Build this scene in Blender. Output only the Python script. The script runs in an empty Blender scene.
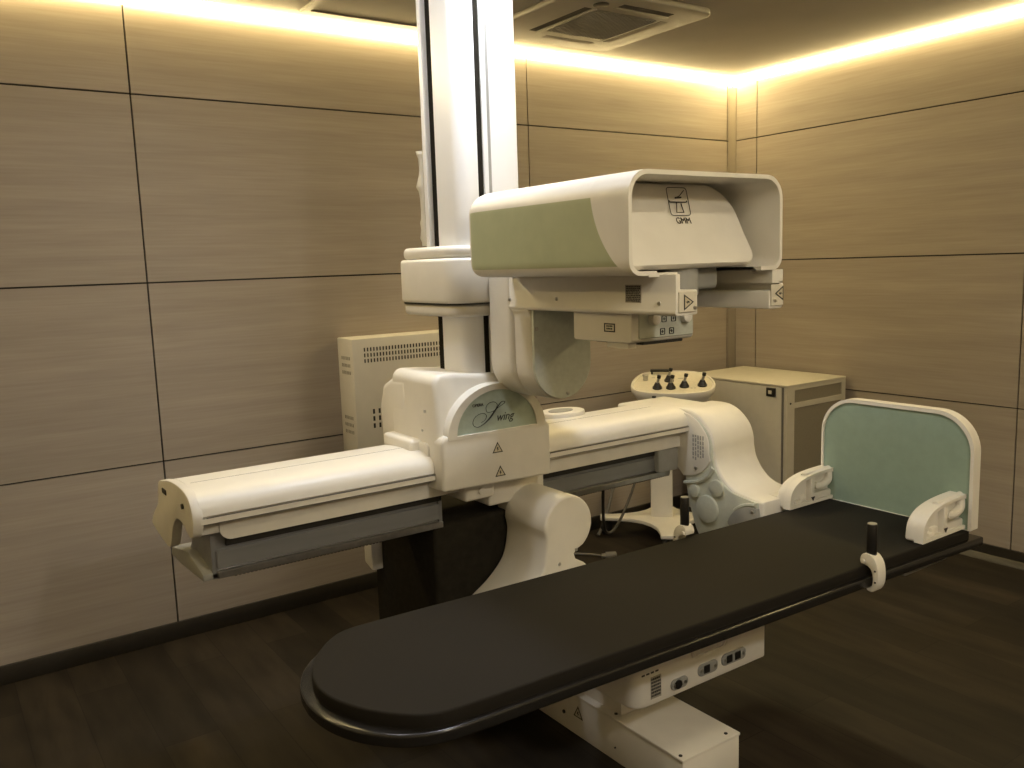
import bpy, bmesh, math, random
from mathutils import Vector, Matrix
random.seed(4)
S = bpy.context.scene
COL = S.collection
PI = math.pi

# ------------------------------------------------------------------ materials
def mat(name, col, rough=0.5, metal=0.0, var=0.05, scale=30.0, bump=0.0, spec=0.5, stretch=(1, 1, 1), detail=3.0, coat=0.0):
    m = bpy.data.materials.new(name); m.use_nodes = True
    nt = m.node_tree; b = nt.nodes['Principled BSDF']
    tc = nt.nodes.new('ShaderNodeTexCoord'); mp = nt.nodes.new('ShaderNodeMapping')
    mp.inputs['Scale'].default_value = stretch
    nz = nt.nodes.new('ShaderNodeTexNoise'); nz.inputs['Scale'].default_value = scale; nz.inputs['Detail'].default_value = detail
    rp = nt.nodes.new('ShaderNodeValToRGB')
    lo = [max(0, c * (1 - var)) for c in col]; hi = [min(1, c * (1 + var)) for c in col]
    rp.color_ramp.elements[0].color = (*lo, 1); rp.color_ramp.elements[1].color = (*hi, 1)
    rp.color_ramp.elements[0].position = 0.3; rp.color_ramp.elements[1].position = 0.7
    nt.links.new(tc.outputs['Object'], mp.inputs['Vector']); nt.links.new(mp.outputs['Vector'], nz.inputs['Vector'])
    nt.links.new(nz.outputs['Fac'], rp.inputs['Fac']); nt.links.new(rp.outputs['Color'], b.inputs['Base Color'])
    b.inputs['Roughness'].default_value = rough; b.inputs['Metallic'].default_value = metal
    b.inputs['Specular IOR Level'].default_value = spec
    b.inputs['Coat Weight'].default_value = coat
    if bump:
        bp = nt.nodes.new('ShaderNodeBump'); bp.inputs['Strength'].default_value = bump; bp.inputs['Distance'].default_value = 0.002
        nt.links.new(nz.outputs['Fac'], bp.inputs['Height']); nt.links.new(bp.outputs['Normal'], b.inputs['Normal'])
    return m

def emis(name, col, strength):
    m = bpy.data.materials.new(name); m.use_nodes = True
    nt = m.node_tree; nt.nodes.remove(nt.nodes['Principled BSDF'])
    e = nt.nodes.new('ShaderNodeEmission'); e.inputs['Color'].default_value = (*col, 1); e.inputs['Strength'].default_value = strength
    nt.links.new(e.outputs[0], nt.nodes['Material Output'].inputs['Surface'])
    return m

def wood_wall(name, axis):
    m = bpy.data.materials.new(name); m.use_nodes = True
    nt = m.node_tree; b = nt.nodes['Principled BSDF']; L = nt.links.new
    tc = nt.nodes.new('ShaderNodeTexCoord')
    def noise(sc, scale, detail=4):
        mp = nt.nodes.new('ShaderNodeMapping'); mp.inputs['Scale'].default_value = sc
        n = nt.nodes.new('ShaderNodeTexNoise'); n.inputs['Scale'].default_value = scale; n.inputs['Detail'].default_value = detail
        n.inputs['Roughness'].default_value = 0.6
        L(tc.outputs['Object'], mp.inputs['Vector']); L(mp.outputs['Vector'], n.inputs['Vector']); return n
    st = (0.35, 1, 6) if axis == 'X' else (1, 0.35, 6)
    a = noise(st, 2.2); st2 = (1.2, 1, 40) if axis == 'X' else (1, 1.2, 40)
    c = noise(st2, 2.5)
    r1 = nt.nodes.new('ShaderNodeValToRGB'); r1.color_ramp.elements[0].position = .3; r1.color_ramp.elements[1].position = .72
    r1.color_ramp.elements[0].color = (*WALL_LO, 1); r1.color_ramp.elements[1].color = (*WALL_HI, 1)
    r2 = nt.nodes.new('ShaderNodeValToRGB'); r2.color_ramp.elements[0].position = .3; r2.color_ramp.elements[1].position = .7
    r2.color_ramp.elements[0].color = (.88, .87, .86, 1); r2.color_ramp.elements[1].color = (1, 1, 1, 1)
    mx = nt.nodes.new('ShaderNodeMix'); mx.data_type = 'RGBA'; mx.blend_type = 'MULTIPLY'; mx.inputs[0].default_value = 1
    L(a.outputs['Fac'], r1.inputs['Fac']); L(c.outputs['Fac'], r2.inputs['Fac'])
    L(r1.outputs['Color'], mx.inputs[6]); L(r2.outputs['Color'], mx.inputs[7]); L(mx.outputs[2], b.inputs['Base Color'])
    b.inputs['Roughness'].default_value = .55; b.inputs['Specular IOR Level'].default_value = .35
    return m

def floor_mat():
    m = bpy.data.materials.new('dark_plank_floor'); m.use_nodes = True
    nt = m.node_tree; b = nt.nodes['Principled BSDF']; L = nt.links.new
    tc = nt.nodes.new('ShaderNodeTexCoord')
    br = nt.nodes.new('ShaderNodeTexBrick'); br.inputs['Scale'].default_value = 1.0
    br.inputs['Brick Width'].default_value = 1.2; br.inputs['Row Height'].default_value = .19; br.inputs['Mortar Size'].default_value = .0015
    br.inputs['Color1'].default_value = (*FLOOR_LO, 1); br.inputs['Color2'].default_value = (*FLOOR_HI, 1); br.inputs['Mortar'].default_value = (.006, .005, .004, 1)
    mp = nt.nodes.new('ShaderNodeMapping'); mp.inputs['Rotation'].default_value = (0, 0, PI / 2)
    L(tc.outputs['Object'], mp.inputs['Vector']); L(mp.outputs['Vector'], br.inputs['Vector'])
    mp2 = nt.nodes.new('ShaderNodeMapping'); mp2.inputs['Scale'].default_value = (8, 1.6, 1)
    n = nt.nodes.new('ShaderNodeTexNoise'); n.inputs['Scale'].default_value = 1.6; n.inputs['Detail'].default_value = 6
    L(tc.outputs['Object'], mp2.inputs['Vector']); L(mp2.outputs['Vector'], n.inputs['Vector'])
    r = nt.nodes.new('ShaderNodeValToRGB'); r.color_ramp.elements[0].position = .3; r.color_ramp.elements[1].position = .7
    r.color_ramp.elements[0].color = (.45, .43, .4, 1); r.color_ramp.elements[1].color = (1.25, 1.2, 1.1, 1)
    mx = nt.nodes.new('ShaderNodeMix'); mx.data_type = 'RGBA'; mx.blend_type = 'MULTIPLY'; mx.inputs[0].default_value = 1
    L(n.outputs['Fac'], r.inputs['Fac']); L(br.outputs['Color'], mx.inputs[6]); L(r.outputs['Color'], mx.inputs[7])
    L(mx.outputs[2], b.inputs['Base Color']); b.inputs['Roughness'].default_value = .6; b.inputs['Specular IOR Level'].default_value = .25
    return m

# --- tunables
WALL_LO = (.37, .32, .265); WALL_HI = (.45, .395, .33)
FLOOR_LO = (.0145, .0115, .008); FLOOR_HI = (.030, .0235, .0165)
LED_COL = (1.0, .78, .37)
LED_FRONT = 34; LED_BACK = 12
LAMP_STRENGTH = 200; ROOM_STRENGTH = 88
EXPOSURE = 0.43

M = dict(
    white=mat('white_enamel', (.74, .71, .64), .38, var=.025, scale=14, bump=.02),
    white2=mat('cream_plastic', (.68, .65, .585), .45, var=.03, scale=18),
    column=mat('white_coated_aluminium', (.80, .80, .80), .35, var=.02, scale=9, stretch=(1, 1, .1)),
    sage=mat('sage_green_enamel', (.40, .43, .27), .42, var=.04, scale=16),
    plate=mat('pale_grey_green_enamel', (.50, .52, .45), .45, var=.05, scale=60),
    disc=mat('pale_blue_grey_enamel', (.60, .64, .60), .45, var=.06, scale=70),
    teal=mat('pale_blue_green_enamel', (.42, .50, .44), .45, var=.05, scale=60),
    board=mat('green_laminate', (.27, .36, .29), .4, var=.05, scale=25),
    grey=mat('grey_plastic', (.30, .30, .28), .5, var=.05, scale=30),
    alu=mat('dull_aluminium', (.27, .275, .285), .45, metal=.6, var=.1, scale=20, stretch=(.1, 1, 1)),
    dark=mat('dark_rubber', (.018, .017, .016), .55, var=.2, scale=40),
    matt=mat('matt_black_fill', (.018, .0155, .011), .9, var=.2, scale=40, spec=.1),
    black=mat('black_plastic', (.012, .011, .010), .35, var=.2, scale=40),
    pad=mat('black_carbon_top', (.0135, .0115, .009), .75, var=.18, scale=900, bump=.05, spec=.15),
    rim=mat('black_gloss_edge', (.013, .012, .011), .22, var=.15, scale=60),
    steel=mat('steel', (.55, .54, .52), .3, metal=1, var=.08, scale=50),
    ink=mat('black_ink', (.02, .02, .018), .6, var=.1),
    label=mat('label_paper', (.62, .58, .48), .6, var=.05, scale=50),
    labelgrey=mat('grey_label', (.33, .31, .26), .6, var=.25, scale=120),
    warn=mat('warning_label', (.52, .46, .33), .5, var=.06, scale=60),
    cab=mat('cream_steel', (.55, .52, .44), .5, var=.03, scale=20),
    cabvent=mat('brown_grey_vent_mesh', (.24, .215, .165), .7, var=.2, scale=400),
    ceil=mat('ceiling_paint', (.40, .37, .32), .8, var=.04, scale=4),
    acw=mat('ac_plastic', (.34, .32, .28), .5, var=.02, scale=20),
    groove=mat('groove_shadow_gap', (.025, .022, .018), .8, var=.1),
    base=mat('black_baseboard', (.026, .022, .016), .4, var=.1, scale=20),
    trim=mat('brown_trim', (.24, .20, .15), .5, var=.06, scale=20, stretch=(1, 1, .1)),
    cable=mat('grey_cable', (.16, .15, .13), .5, var=.1),
    led=emis('warm_led', LED_COL, LED_FRONT),
    led2=emis('warm_led_unseen', LED_COL, LED_BACK),
)
M['wallA'] = wood_wall('wood_grain_panel_left', 'X'); M['wallB'] = wood_wall('wood_grain_panel_right', 'Y')
M['floor'] = floor_mat()

# ------------------------------------------------------------------ helpers
WPOS = {}
def thing(name, label, cat, loc, group=None):
    o = bpy.data.objects.new(name, None); COL.objects.link(o); o.location = loc
    o.empty_display_size = .05
    o['label'] = label; o['category'] = cat
    if group: o['group'] = group
    WPOS[o] = Vector(loc); return o
def tag(o, label, cat, group=None):
    o['label'] = label; o['category'] = cat
    if group: o['group'] = group
    return o
def put(name, bm, m, parent=None, label=None, kind=None, smooth=35, nrm=True):
    if nrm: bmesh.ops.recalc_face_normals(bm, faces=bm.faces)
    xs = [v.co for v in bm.verts]
    c = Vector([(min(v[i] for v in xs) + max(v[i] for v in xs)) / 2 for i in range(3)])
    for v in bm.verts: v.co -= c
    me = bpy.data.meshes.new(name); bm.to_mesh(me); bm.free()
    for mm in (m if isinstance(m, (list, tuple)) else [m]): me.materials.append(M[mm])
    if smooth:
        me.shade_smooth(); me.set_sharp_from_angle(angle=math.radians(smooth))
    o = bpy.data.objects.new(name, me); COL.objects.link(o)
    if parent is not None:
        o.parent = parent; o.location = c - WPOS[parent]
    else: o.location = c
    WPOS[o] = c
    if label: o['label'] = label
    if kind: o['kind'] = kind
    return o
def NB(): return bmesh.new()
def bev(bm, edges, r, seg=3):
    bmesh.ops.bevel(bm, geom=list(edges), offset=r, segments=seg, profile=.5, affect='EDGES', clamp_overlap=True)
def sharp(bm, ang=40):
    out = []
    for e in bm.edges:
        if len(e.link_faces) == 2 and e.calc_face_angle(0) > math.radians(ang): out.append(e)
    return out
def box(bm, x0, x1, y0, y1, z0, z1, r=0, seg=3, mi=0):
    t = NB()
    g = bmesh.ops.create_cube(t, size=1)
    for v in t.verts:
        v.co = Vector(((x0 + x1) / 2 + v.co.x * (x1 - x0), (y0 + y1) / 2 + v.co.y * (y1 - y0), (z0 + z1) / 2 + v.co.z * (z1 - z0)))
    if r: bev(t, t.edges, r, seg)
    merge(bm, t, mi); return bm
def merge(bm, t, mi=0):
    for f in t.faces: f.material_index = mi
    me = bpy.data.meshes.new('tmp'); t.to_mesh(me); t.free(); bm.from_mesh(me); bpy.data.meshes.remove(me)
def P3(axis, p, a):
    return {'X': (a, p[0], p[1]), 'Y': (p[0], a, p[1]), 'Z': (p[0], p[1], a)}[axis]
def prism(bm, pts, axis, a, b, r=0, seg=3, ang=40, mi=0, capsonly=False):
    t = NB(); n = len(pts)
    A = [t.verts.new(P3(axis, p, a)) for p in pts]; B = [t.verts.new(P3(axis, p, b)) for p in pts]
    fa = t.faces.new(A[::-1]); fb = t.faces.new(B)
    for i in range(n): t.faces.new((A[i], A[(i + 1) % n], B[(i + 1) % n], B[i]))
    bmesh.ops.recalc_face_normals(t, faces=t.faces)
    if r:
        ed = set(fa.edges) | set(fb.edges) if capsonly else sharp(t, ang)
        bev(t, ed, r, seg)
    merge(bm, t, mi); return bm
def ring(bm, outer, inner, axis, a, b, mi=0):
    t = NB(); n = len(outer)
    def lp(p, d): return [t.verts.new(P3(axis, q, d)) for q in p]
    oa, ob, ia, ib = lp(outer, a), lp(outer, b), lp(inner, a), lp(inner, b)
    for i in range(n):
        j = (i + 1) % n
        for q in ((oa[i], oa[j], ob[j], ob[i]), (ia[i], ib[i], ib[j], ia[j]), (oa[i], ia[i], ia[j], oa[j]), (ob[i], ob[j], ib[j], ib[i])): t.faces.new(q)
    merge(bm, t, mi); return bm
def cyl(bm, c, axis, r, l, r2=None, n=32, bevel=0, mi=0):
    t = NB()
    bmesh.ops.create_cone(t, cap_ends=True, segments=n, radius1=r, radius2=r if r2 is None else r2, depth=l)
    if bevel: bev(t, sharp(t, 60), bevel, 2)
    v = Vector(axis).normalized(); q = Vector((0, 0, 1)).rotation_difference(v)
    bmesh.ops.transform(t, matrix=Matrix.Translation(c) @ q.to_matrix().to_4x4(), verts=t.verts)
    merge(bm, t, mi); return bm
def sph(bm, c, r, mi=0):
    t = NB(); bmesh.ops.create_uvsphere(t, u_segments=12, v_segments=8, radius=r)
    bmesh.ops.translate(t, vec=c, verts=t.verts); merge(bm, t, mi); return bm
def tube(bm, pts, r, n=8, closed=False, mi=0):
    t = NB(); pts = [Vector(p) for p in pts]; N = len(pts); rings = []
    up = None
    for i, p in enumerate(pts):
        if closed: d = pts[(i + 1) % N] - pts[i - 1]
        else: d = pts[min(i + 1, N - 1)] - pts[max(i - 1, 0)]
        d.normalize()
        if up is None:
            up = d.orthogonal().normalized()
        up = (up - d * up.dot(d)).normalized(); s = d.cross(up)
        rr = r[i] if isinstance(r, (list, tuple)) else r
        rings.append([t.verts.new(p + (up * math.cos(k * 2 * PI / n) + s * math.sin(k * 2 * PI / n)) * rr) for k in range(n)])
    for i in range(N if closed else N - 1):
        a, b = rings[i], rings[(i + 1) % N]
        for k in range(n): t.faces.new((a[k], a[(k + 1) % n], b[(k + 1) % n], b[k]))
    if not closed: t.faces.new(rings[0][::-1]); t.faces.new(rings[-1])
    merge(bm, t, mi); return bm
def catmull(P, sub=6, closed=False):
    out = []; n = len(P)
    rng = range(n) if closed else range(n - 1)
    for i in rng:
        g = lambda k: P[k % n] if closed else P[max(0, min(n - 1, k))]
        p0, p1, p2, p3 = g(i - 1), g(i), g(i + 1), g(i + 2)
        for s in range(sub):
            u = s / sub
            out.append(tuple(.5 * (2 * b + (c - a) * u + (2 * a - 5 * b + 4 * c - d) * u * u + (3 * b - a - 3 * c + d) * u ** 3) for a, b, c, d in zip(p0, p1, p2, p3)))
    if not closed: out.append(tuple(P[-1]))
    return out
def rrect(x0, x1, y0, y1, r, n=6):
    """rounded rectangle, r = (bl, br, tr, tl)"""
    if not isinstance(r, (list, tuple)): r = (r,) * 4
    out = []
    for (cx, cy, a0, rr) in ((x0 + r[0], y0 + r[0], PI, r[0]), (x1 - r[1], y0 + r[1], 1.5 * PI, r[1]), (x1 - r[2], y1 - r[2], 0, r[2]), (x0 + r[3], y1 - r[3], .5 * PI, r[3])):
        for k in range(n + 1):
            a = a0 + k / n * PI / 2; out.append((cx + rr * math.cos(a), cy + rr * math.sin(a)))
    return out
def arc(cx, cy, r, a0, a1, n=16, ry=None):
    ry = r if ry is None else ry
    return [(cx + r * math.cos(math.radians(a0 + (a1 - a0) * k / n)), cy + ry * math.sin(math.radians(a0 + (a1 - a0) * k / n))) for k in range(n + 1)]
def text_bm(s, size, mtx, shear=0, extrude=.0006, sx=1.0, bold=0.0):
    cu = bpy.data.curves.new('t', 'FONT'); cu.body = s; cu.size = size; cu.shear = shear; cu.extrude = extrude; cu.offset = bold
    cu.align_x = 'CENTER'; cu.align_y = 'CENTER'; cu.resolution_u = 4
    o = bpy.data.objects.new('t', cu); COL.objects.link(o)
    dg = bpy.context.evaluated_depsgraph_get(); me = bpy.data.meshes.new_from_object(o.evaluated_get(dg))
    bpy.data.objects.remove(o); bpy.data.curves.remove(cu)
    t = NB(); t.from_mesh(me); bpy.data.meshes.remove(me)
    bmesh.ops.scale(t, vec=(sx, 1, 1), verts=t.verts)
    bmesh.ops.transform(t, matrix=mtx, verts=t.verts); return t
def face_mY(c): return Matrix.Translation(c) @ Matrix.Rotation(PI / 2, 4, 'X')       # reads from the -Y side
def face_mX(c): return Matrix.Translation(c) @ Matrix.Rotation(-PI / 2, 4, 'Z') @ Matrix.Rotation(PI / 2, 4, 'X')  # from the -X side

def bolts(name, parent, pts, axis, r=.006, m='steel'):
    for p in pts:
        bm = NB(); cyl(bm, p, axis, r, .005, n=14, bevel=.0012); put(name, bm, m, parent)

def warn_sign(parent, c, size, face, back='warn', flip=1):
    """triangle label: black border and symbol on a pale field; c = centre; axes from face"""
    mt = (face_mY if face == 'Y' else face_mX)(c)
    bm = NB(); h = size * .866
    def tri(s, d0, d1, mi):
        t = NB(); p = [(-s / 2, -s * .289), (s / 2, -s * .289), (0, s * .577)]
        prism(t, p, 'Z', d0, d1); 
        for f in t.faces: f.material_index = mi
        bmesh.ops.transform(t, matrix=mt @ Matrix.Rotation(flip, 4, 'Z'), verts=t.verts); merge2(bm, t)
    tri(size, 0, .0006, 1); tri(size * .72, .0004, .0010, 0)
    t = NB(); zig = [(-.06, .2), (.07, .2), (.01, .03), (.1, .03), (-.06, -.24), (-.01, -.03), (-.1, -.03)]
    prism(t, [(x * size, y * size * .8) for x, y in zig], 'Z', .0008, .0014)
    for f in t.faces: f.material_index = 1
    bmesh.ops.transform(t, matrix=mt @ Matrix.Rotation(flip, 4, 'Z'), verts=t.verts); merge2(bm, t)
    return put('warning_sign', bm, [back, 'ink'], parent, label='small black triangular warning sign')
def merge2(bm, t):
    me = bpy.data.meshes.new('tmp'); t.to_mesh(me); t.free(); bm.from_mesh(me); bpy.data.meshes.remove(me)
def print_label(name, parent, c, w, h, face, rows, m=('label', 'ink'), icons=True, label=None, frame=False):
    mt = (face_mY if face == 'Y' else face_mX)(c); bm = NB()
    t = NB(); box(t, -w / 2, w / 2, -h / 2, h / 2, 0, .0006); bmesh.ops.transform(t, matrix=mt, verts=t.verts); merge2(bm, t)
    t = NB()
    if frame:
        ring(t, [(-w / 2, -h / 2), (w / 2, -h / 2), (w / 2, h / 2), (-w / 2, h / 2)], [(-w * .4, -h * .36), (w * .4, -h * .36), (w * .4, h * .36), (-w * .4, h * .36)], 'Z', .0004, .001)
    rnd = random.Random(int(c[0] * 1e4))
    y = h / 2 * (.55 if frame else .86); st = h * (.6 if frame else .9) / rows
    for k in range(rows):
        x = -w * (.28 if frame else .44)
        while x < w * (.24 if frame else .40):
            l = w * rnd.uniform(.05, .16); l = min(l, w * (.3 if frame else .45) - x)
            box(t, x, x + l, y - st * .62, y, .0005, .001); x += l + w * .03
        y -= st
    for f in t.faces: f.material_index = 1
    bmesh.ops.transform(t, matrix=mt, verts=t.verts); merge2(bm, t)
    return put(name, bm, list(m), parent, label=label, smooth=0)

# ------------------------------------------------------------------ room
XB, YA, CE = 4.53, 3.916, 2.775
XL, YN = -1.9, -1.5
bm = NB(); box(bm, XL - .1, XB + .1, YN - .1, YA + .1, -.1, 0); put('floor', bm, 'floor', kind='structure', smooth=0)
bm = NB(); box(bm, XL - .1, XB + .1, YN - .1, YA + .1, CE, CE + .1); put('ceiling', bm, 'ceil', kind='structure', smooth=0)
ZG = [.08, .82, 1.60, 2.38, CE]
def wall(name, axis, pos, out, lo, hi, cuts, wm):
    """panelled wall: dark backing with separate boards, thin open joints between them"""
    bm = NB(); g = .0035; th = .012
    edges = [lo] + cuts + [hi]
    def b(a0, a1, z0, z1, d0, d1, mi):
        lo_, hi_ = sorted((pos + out * d0, pos + out * d1))
        if axis == 'X': box(bm, a0, a1, lo_, hi_, z0, z1, mi=mi)
        else: box(bm, lo_, hi_, a0, a1, z0, z1, mi=mi)
    b(lo, hi, 0, CE, th, .1, 1)
    for i in range(len(edges) - 1):
        for j in range(4):
            b(edges[i] + g, edges[i + 1] - g, ZG[j] + (g if j else 0), ZG[j + 1] - (g if j < 3 else 0), 0, th, 0)
    put(name, bm, [wm, 'groove'], kind='structure', smooth=0)
wall('wall_left', 'X', YA, 1, XL, XB, [-1.21, .83, 2.87, 4.483], 'wallA')
wall('wall_right', 'Y', XB, 1, YN, YA, [.405, 2.06, 3.715], 'wallB')
wall('wall_near', 'X', YN, -1, XL, XB, [-.3, 1.3, 2.9], 'wallA')
wall('wall_side', 'Y', XL, -1, YN, YA, [0.3, 2.0], 'wallB')
bm = NB(); box(bm, XL, XB - .012, YA - .012, YA, 0, .08, .003, 2); put('baseboard_left', bm, 'base', kind='structure')
bm = NB(); prism(bm, [(XB, 0), (XB, .08), (XB - .012, .08), (XB - .014, .03), (XB - .035, .012), (XB - .04, 0)], 'Y', YN, YA - .012); put('baseboard_right', bm, 'base', kind='structure')
bm = NB(); prism(bm, [(4.490, YA), (4.490, YA - .004), (4.524, YA - .036), (XB, YA - .036), (XB, YA)], 'Z', .08, CE - .06, .002, 2); put('trim_1', bm, 'trim', kind='structure')

def led(name, label, axis, pos, out, lo, hi, m):
    """corner LED profile at 45 degrees under the ceiling; out = direction into the wall"""
    t = thing(name, label, 'light', ((lo + hi) / 2, pos, CE) if axis == 'X' else (pos, (lo + hi) / 2, CE))
    prof = [(0, 0), (-.034, 0), (-.0335, -.0008), (-.006, -.036), (0, -.036)]
    dif = [(-.0345, -.0008), (-.031, -.016), (-.016, -.038), (-.002, -.0425), (-.002, -.039), (-.030, -.010)]
    for nm, pr, mm in (('channel', prof, 'acw'), ('diffuser', dif, m)):
        bm = NB(); prism(bm, [(pos + out * a - (0 if nm == 'channel' else 0), CE + z) for a, z in pr], 'X' if axis == 'X' else 'Y', lo, hi)
        put(nm, bm, mm, t, smooth=0)
led('led_strip_light', 'glowing warm LED strip along the top of the left panelled wall', 'X', YA, 1, XL, XB, 'led')
led('led_strip_light', 'glowing warm LED strip along the top of the right panelled wall', 'Y', XB, 1, YN, YA - .04, 'led')
led('led_strip_light', 'added unseen warm LED strip along the top of the wall behind the viewer', 'X', YN, -1, XL, XB, 'led2')  # continues the cove out of view, added to light the front faces
led('led_strip_light', 'added unseen warm LED strip along the top of the far left side wall', 'Y', XL, -1, YN + .04, YA - .04, 'led2')  # unseen strip too, added for light from the camera side

# ------------------------------------------------------------------ ceiling fittings
t = thing('air_conditioner', 'white square ceiling cassette air conditioner with louvred slots', 'air conditioner', (2.813, 3.273, CE))
ax, ay, hw = 2.813, 3.273, .40
bm = NB(); prism(bm, rrect(ax - hw, ax + hw, ay - hw, ay + hw, .07), 'Z', CE - .028, CE, .009, 3, ang=60); put('fascia_panel', bm, 'acw', t)
bm = NB(); prism(bm, rrect(ax - .155, ax + .215, ay - .20, ay + .19, .012), 'Z', CE - .031, CE - .026)
for k in range(22):
    x = ax - .145 + .35 * k / 21; box(bm, x - .004, x + .004, ay - .19, ay + .18, CE - .034, CE - .030)
put('intake_grille', bm, 'grey', t, label='ribbed grey intake grille')
for (a, b_, c, d) in ((ax - .205, None, ay - .20, ay + .22), (ax + .265, None, ay - .20, ay + .22), (None, ay - .295, ax - .10, ax + .21), (None, ay + .275, ax - .10, ax + .21)):
    bm = NB()
    if a is not None: box(bm, a - .025, a + .015, c, d, CE - .0295, CE - .027, .001, 1)
    else: box(bm, c, d, b_ - .02, b_ + .02, CE - .0295, CE - .027, .001, 1)
    far = (a is not None and a > ax) or (b_ is not None and b_ > ay)
    sl = put('air_slot', bm, 'acw' if far else 'dark', t, label='closed air outlet flap' if far else 'dark air outlet slot')
    if far: continue
    bm = NB()
    if a is not None: box(bm, a + .02, a + .038, c - .01, d + .01, CE - .035, CE - .027, .003, 2)
    else: box(bm, c - .01, d + .01, b_ + .026, b_ + .042, CE - .035, CE - .027, .003, 2)
    put('louvre', bm, 'acw', t)
bm = NB(); cyl(bm, (2.62, 3.005, CE - .03), (0, 0, 1), .036, .006, bevel=.002); put('sensor_disc', bm, 'black', t, label='round black sensor disc')

t = thing('ceiling_hatch', 'square white framed ceiling panel close to the LED strip on the left wall', 'hatch', (1.845, 3.495, CE))
bm = NB(); ring(bm, [(1.54, 3.20), (2.15, 3.20), (2.15, 3.79), (1.54, 3.79)], [(1.575, 3.235), (2.115, 3.235), (2.115, 3.755), (1.575, 3.755)], 'Z', CE - .010, CE); put('frame', bm, 'acw', t, smooth=0)
bm = NB(); box(bm, 1.581, 2.109, 3.241, 3.749, CE - .004, CE); put('panel', bm, 'ceil', t, smooth=0)

# ------------------------------------------------------------------ x-ray machine
XM = thing('x_ray_machine', 'white x-ray machine with tall column, green tube head and long horizontal rail beam', 'x-ray machine', (1.72, 2.4, 0))

# support gooseneck
prof = arc(1.735, .75, .102, -52, 180, 26)
prof += catmull([(1.633, .75), (1.640, .70), (1.618, .61), (1.558, .545), (1.49, .50), (1.44, .465)], 5)[1:]
prof += [(1.46, .42), (1.735, .34), (1.735, .145), (1.97, .145), (1.95, .30), (1.90, .48), (1.85, .56), (1.80, .605), (1.765, .625), (1.757, .645), (1.775, .66)]
bm = NB(); prism(bm, prof, 'Y', 2.2, 2.44, .010, 3, ang=60, capsonly=True); arm = put('support_arm', bm, 'white', XM)
bolts('bolt', arm, [(1.69, 2.199, .625), (1.763, 2.199, .66), (1.60, 2.21, .53)], (0, 1, 0))
bm = NB(); box(bm, 1.56, 1.80, 2.42, 2.60, .80, .925, .01); cyl(bm, (1.735, 2.46, .76), (0, 1, 0), .085, .1, bevel=.008); put('pivot_block', bm, 'white2', XM)
bm = NB(); box(bm, 1.44, 1.56, 2.38, 2.52, .845, .915, .012); cyl(bm, (1.505, 2.385, .875), (0, 1, 0), .012, .02, n=14); put('stop_block', bm, 'white2', XM)
bm = NB(); box(bm, 1.355, 1.80, 2.45, 2.93, 0, .765, .015); put('black_box', bm, 'matt', XM, label='plain matt black box under the machine beam')  # plain box filling the black area below the beam

# rail beam
cov = [(2.69, .945), (2.69, 1.0)] + catmull([(2.69, 1.005), (2.66, 1.022), (2.56, 1.034), (2.47, 1.033), (2.41, 1.022), (2.38, 1.0), (2.371, .968)], 5) + [(2.385, .966), (2.385, .962), (2.368, .961), (2.368, .946), (2.385, .942)]
bm = NB(); prism(bm, cov, 'X', .585, 2.50); BE = put('rail_beam', bm, 'white', XM)
bm = NB(); tube(bm, [(.60, 2.515, 1.0343), (2.42, 2.515, 1.0343)], .0012, 6); put('seam', bm, 'ink', BE, label='thin dark seam along the beam top')
bm = NB(); box(bm, .60, 2.495, 2.3665, 2.372, .9622, .9638); put('shadow_gap', bm, 'cable', BE, label='thin dark gap along the beam front')
cap = catmull([(2.69, 1.016), (2.60, 1.030), (2.50, 1.0345), (2.42, 1.026), (2.380, .998), (2.368, .96), (2.378, .925), (2.40, .905), (2.43, .905), (2.465, .920), (2.51, .930), (2.565, .922), (2.615, .885), (2.645, .838), (2.68, .808), (2.76, .81), (2.88, .828), (2.90, .842), (2.86, .878), (2.79, .925), (2.767, .97), (2.755, 1.0)], 4, True)
bm = NB(); prism(bm, cap, 'X', .562, .592, .006, 2, capsonly=True); ec = put('end_cap', bm, 'white2', BE)
bm = NB(); cyl(bm, (.560, 2.46, .985), (1, 0, 0), .008, .006, n=14); put('end_bolt', bm, 'ink', BE)
bm = NB(); box(bm, .559, .564, 2.655, 2.70, .975, .992, .002, 1); put('end_bolt', bm, 'ink', BE)
fas = [(2.495, .876), (2.495, .948), (.646, .948)] + arc(.680, .91, .034, 180, 270, 8)
bm = NB(); prism(bm, fas, 'Y', 2.418, 2.426); box(bm, .59, 2.495, 2.426, 2.70, .90, .947); put('fascia', bm, 'white2', BE)
bm = NB(); box(bm, .59, 2.495, 2.40, 2.419, .934, .948); put('recess_shade', bm, 'grey', BE, label='grey strip painting the shade in the recess under the beam lip')  # grey box stands in for the shade under the lip
bm = NB(); prism(bm, arc(2.06, 2.64, .10, 0, 360, 40, .075)[:-1], 'Z', 1.02, 1.05, .008, 2, ang=60); put('oval_cap', bm, 'white', BE)
bm = NB(); prism(bm, arc(2.05, 2.635, .055, 0, 360, 40, .035)[:-1], 'Z', 1.048, 1.0525); put('oval_cap', bm, 'grey', BE, label='grey oval inset')
bm = NB(); cyl(bm, (2.62, 2.70, 1.032), (0, 0, 1), .009, .008, n=14); put('plug', bm, 'ink', BE, label='small dark plug on the beam end')
bm = NB(); box(bm, 2.42, 2.70, 2.45, 2.72, .985, 1.026, .012); put('beam_end_top', bm, 'white', BE)
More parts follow.
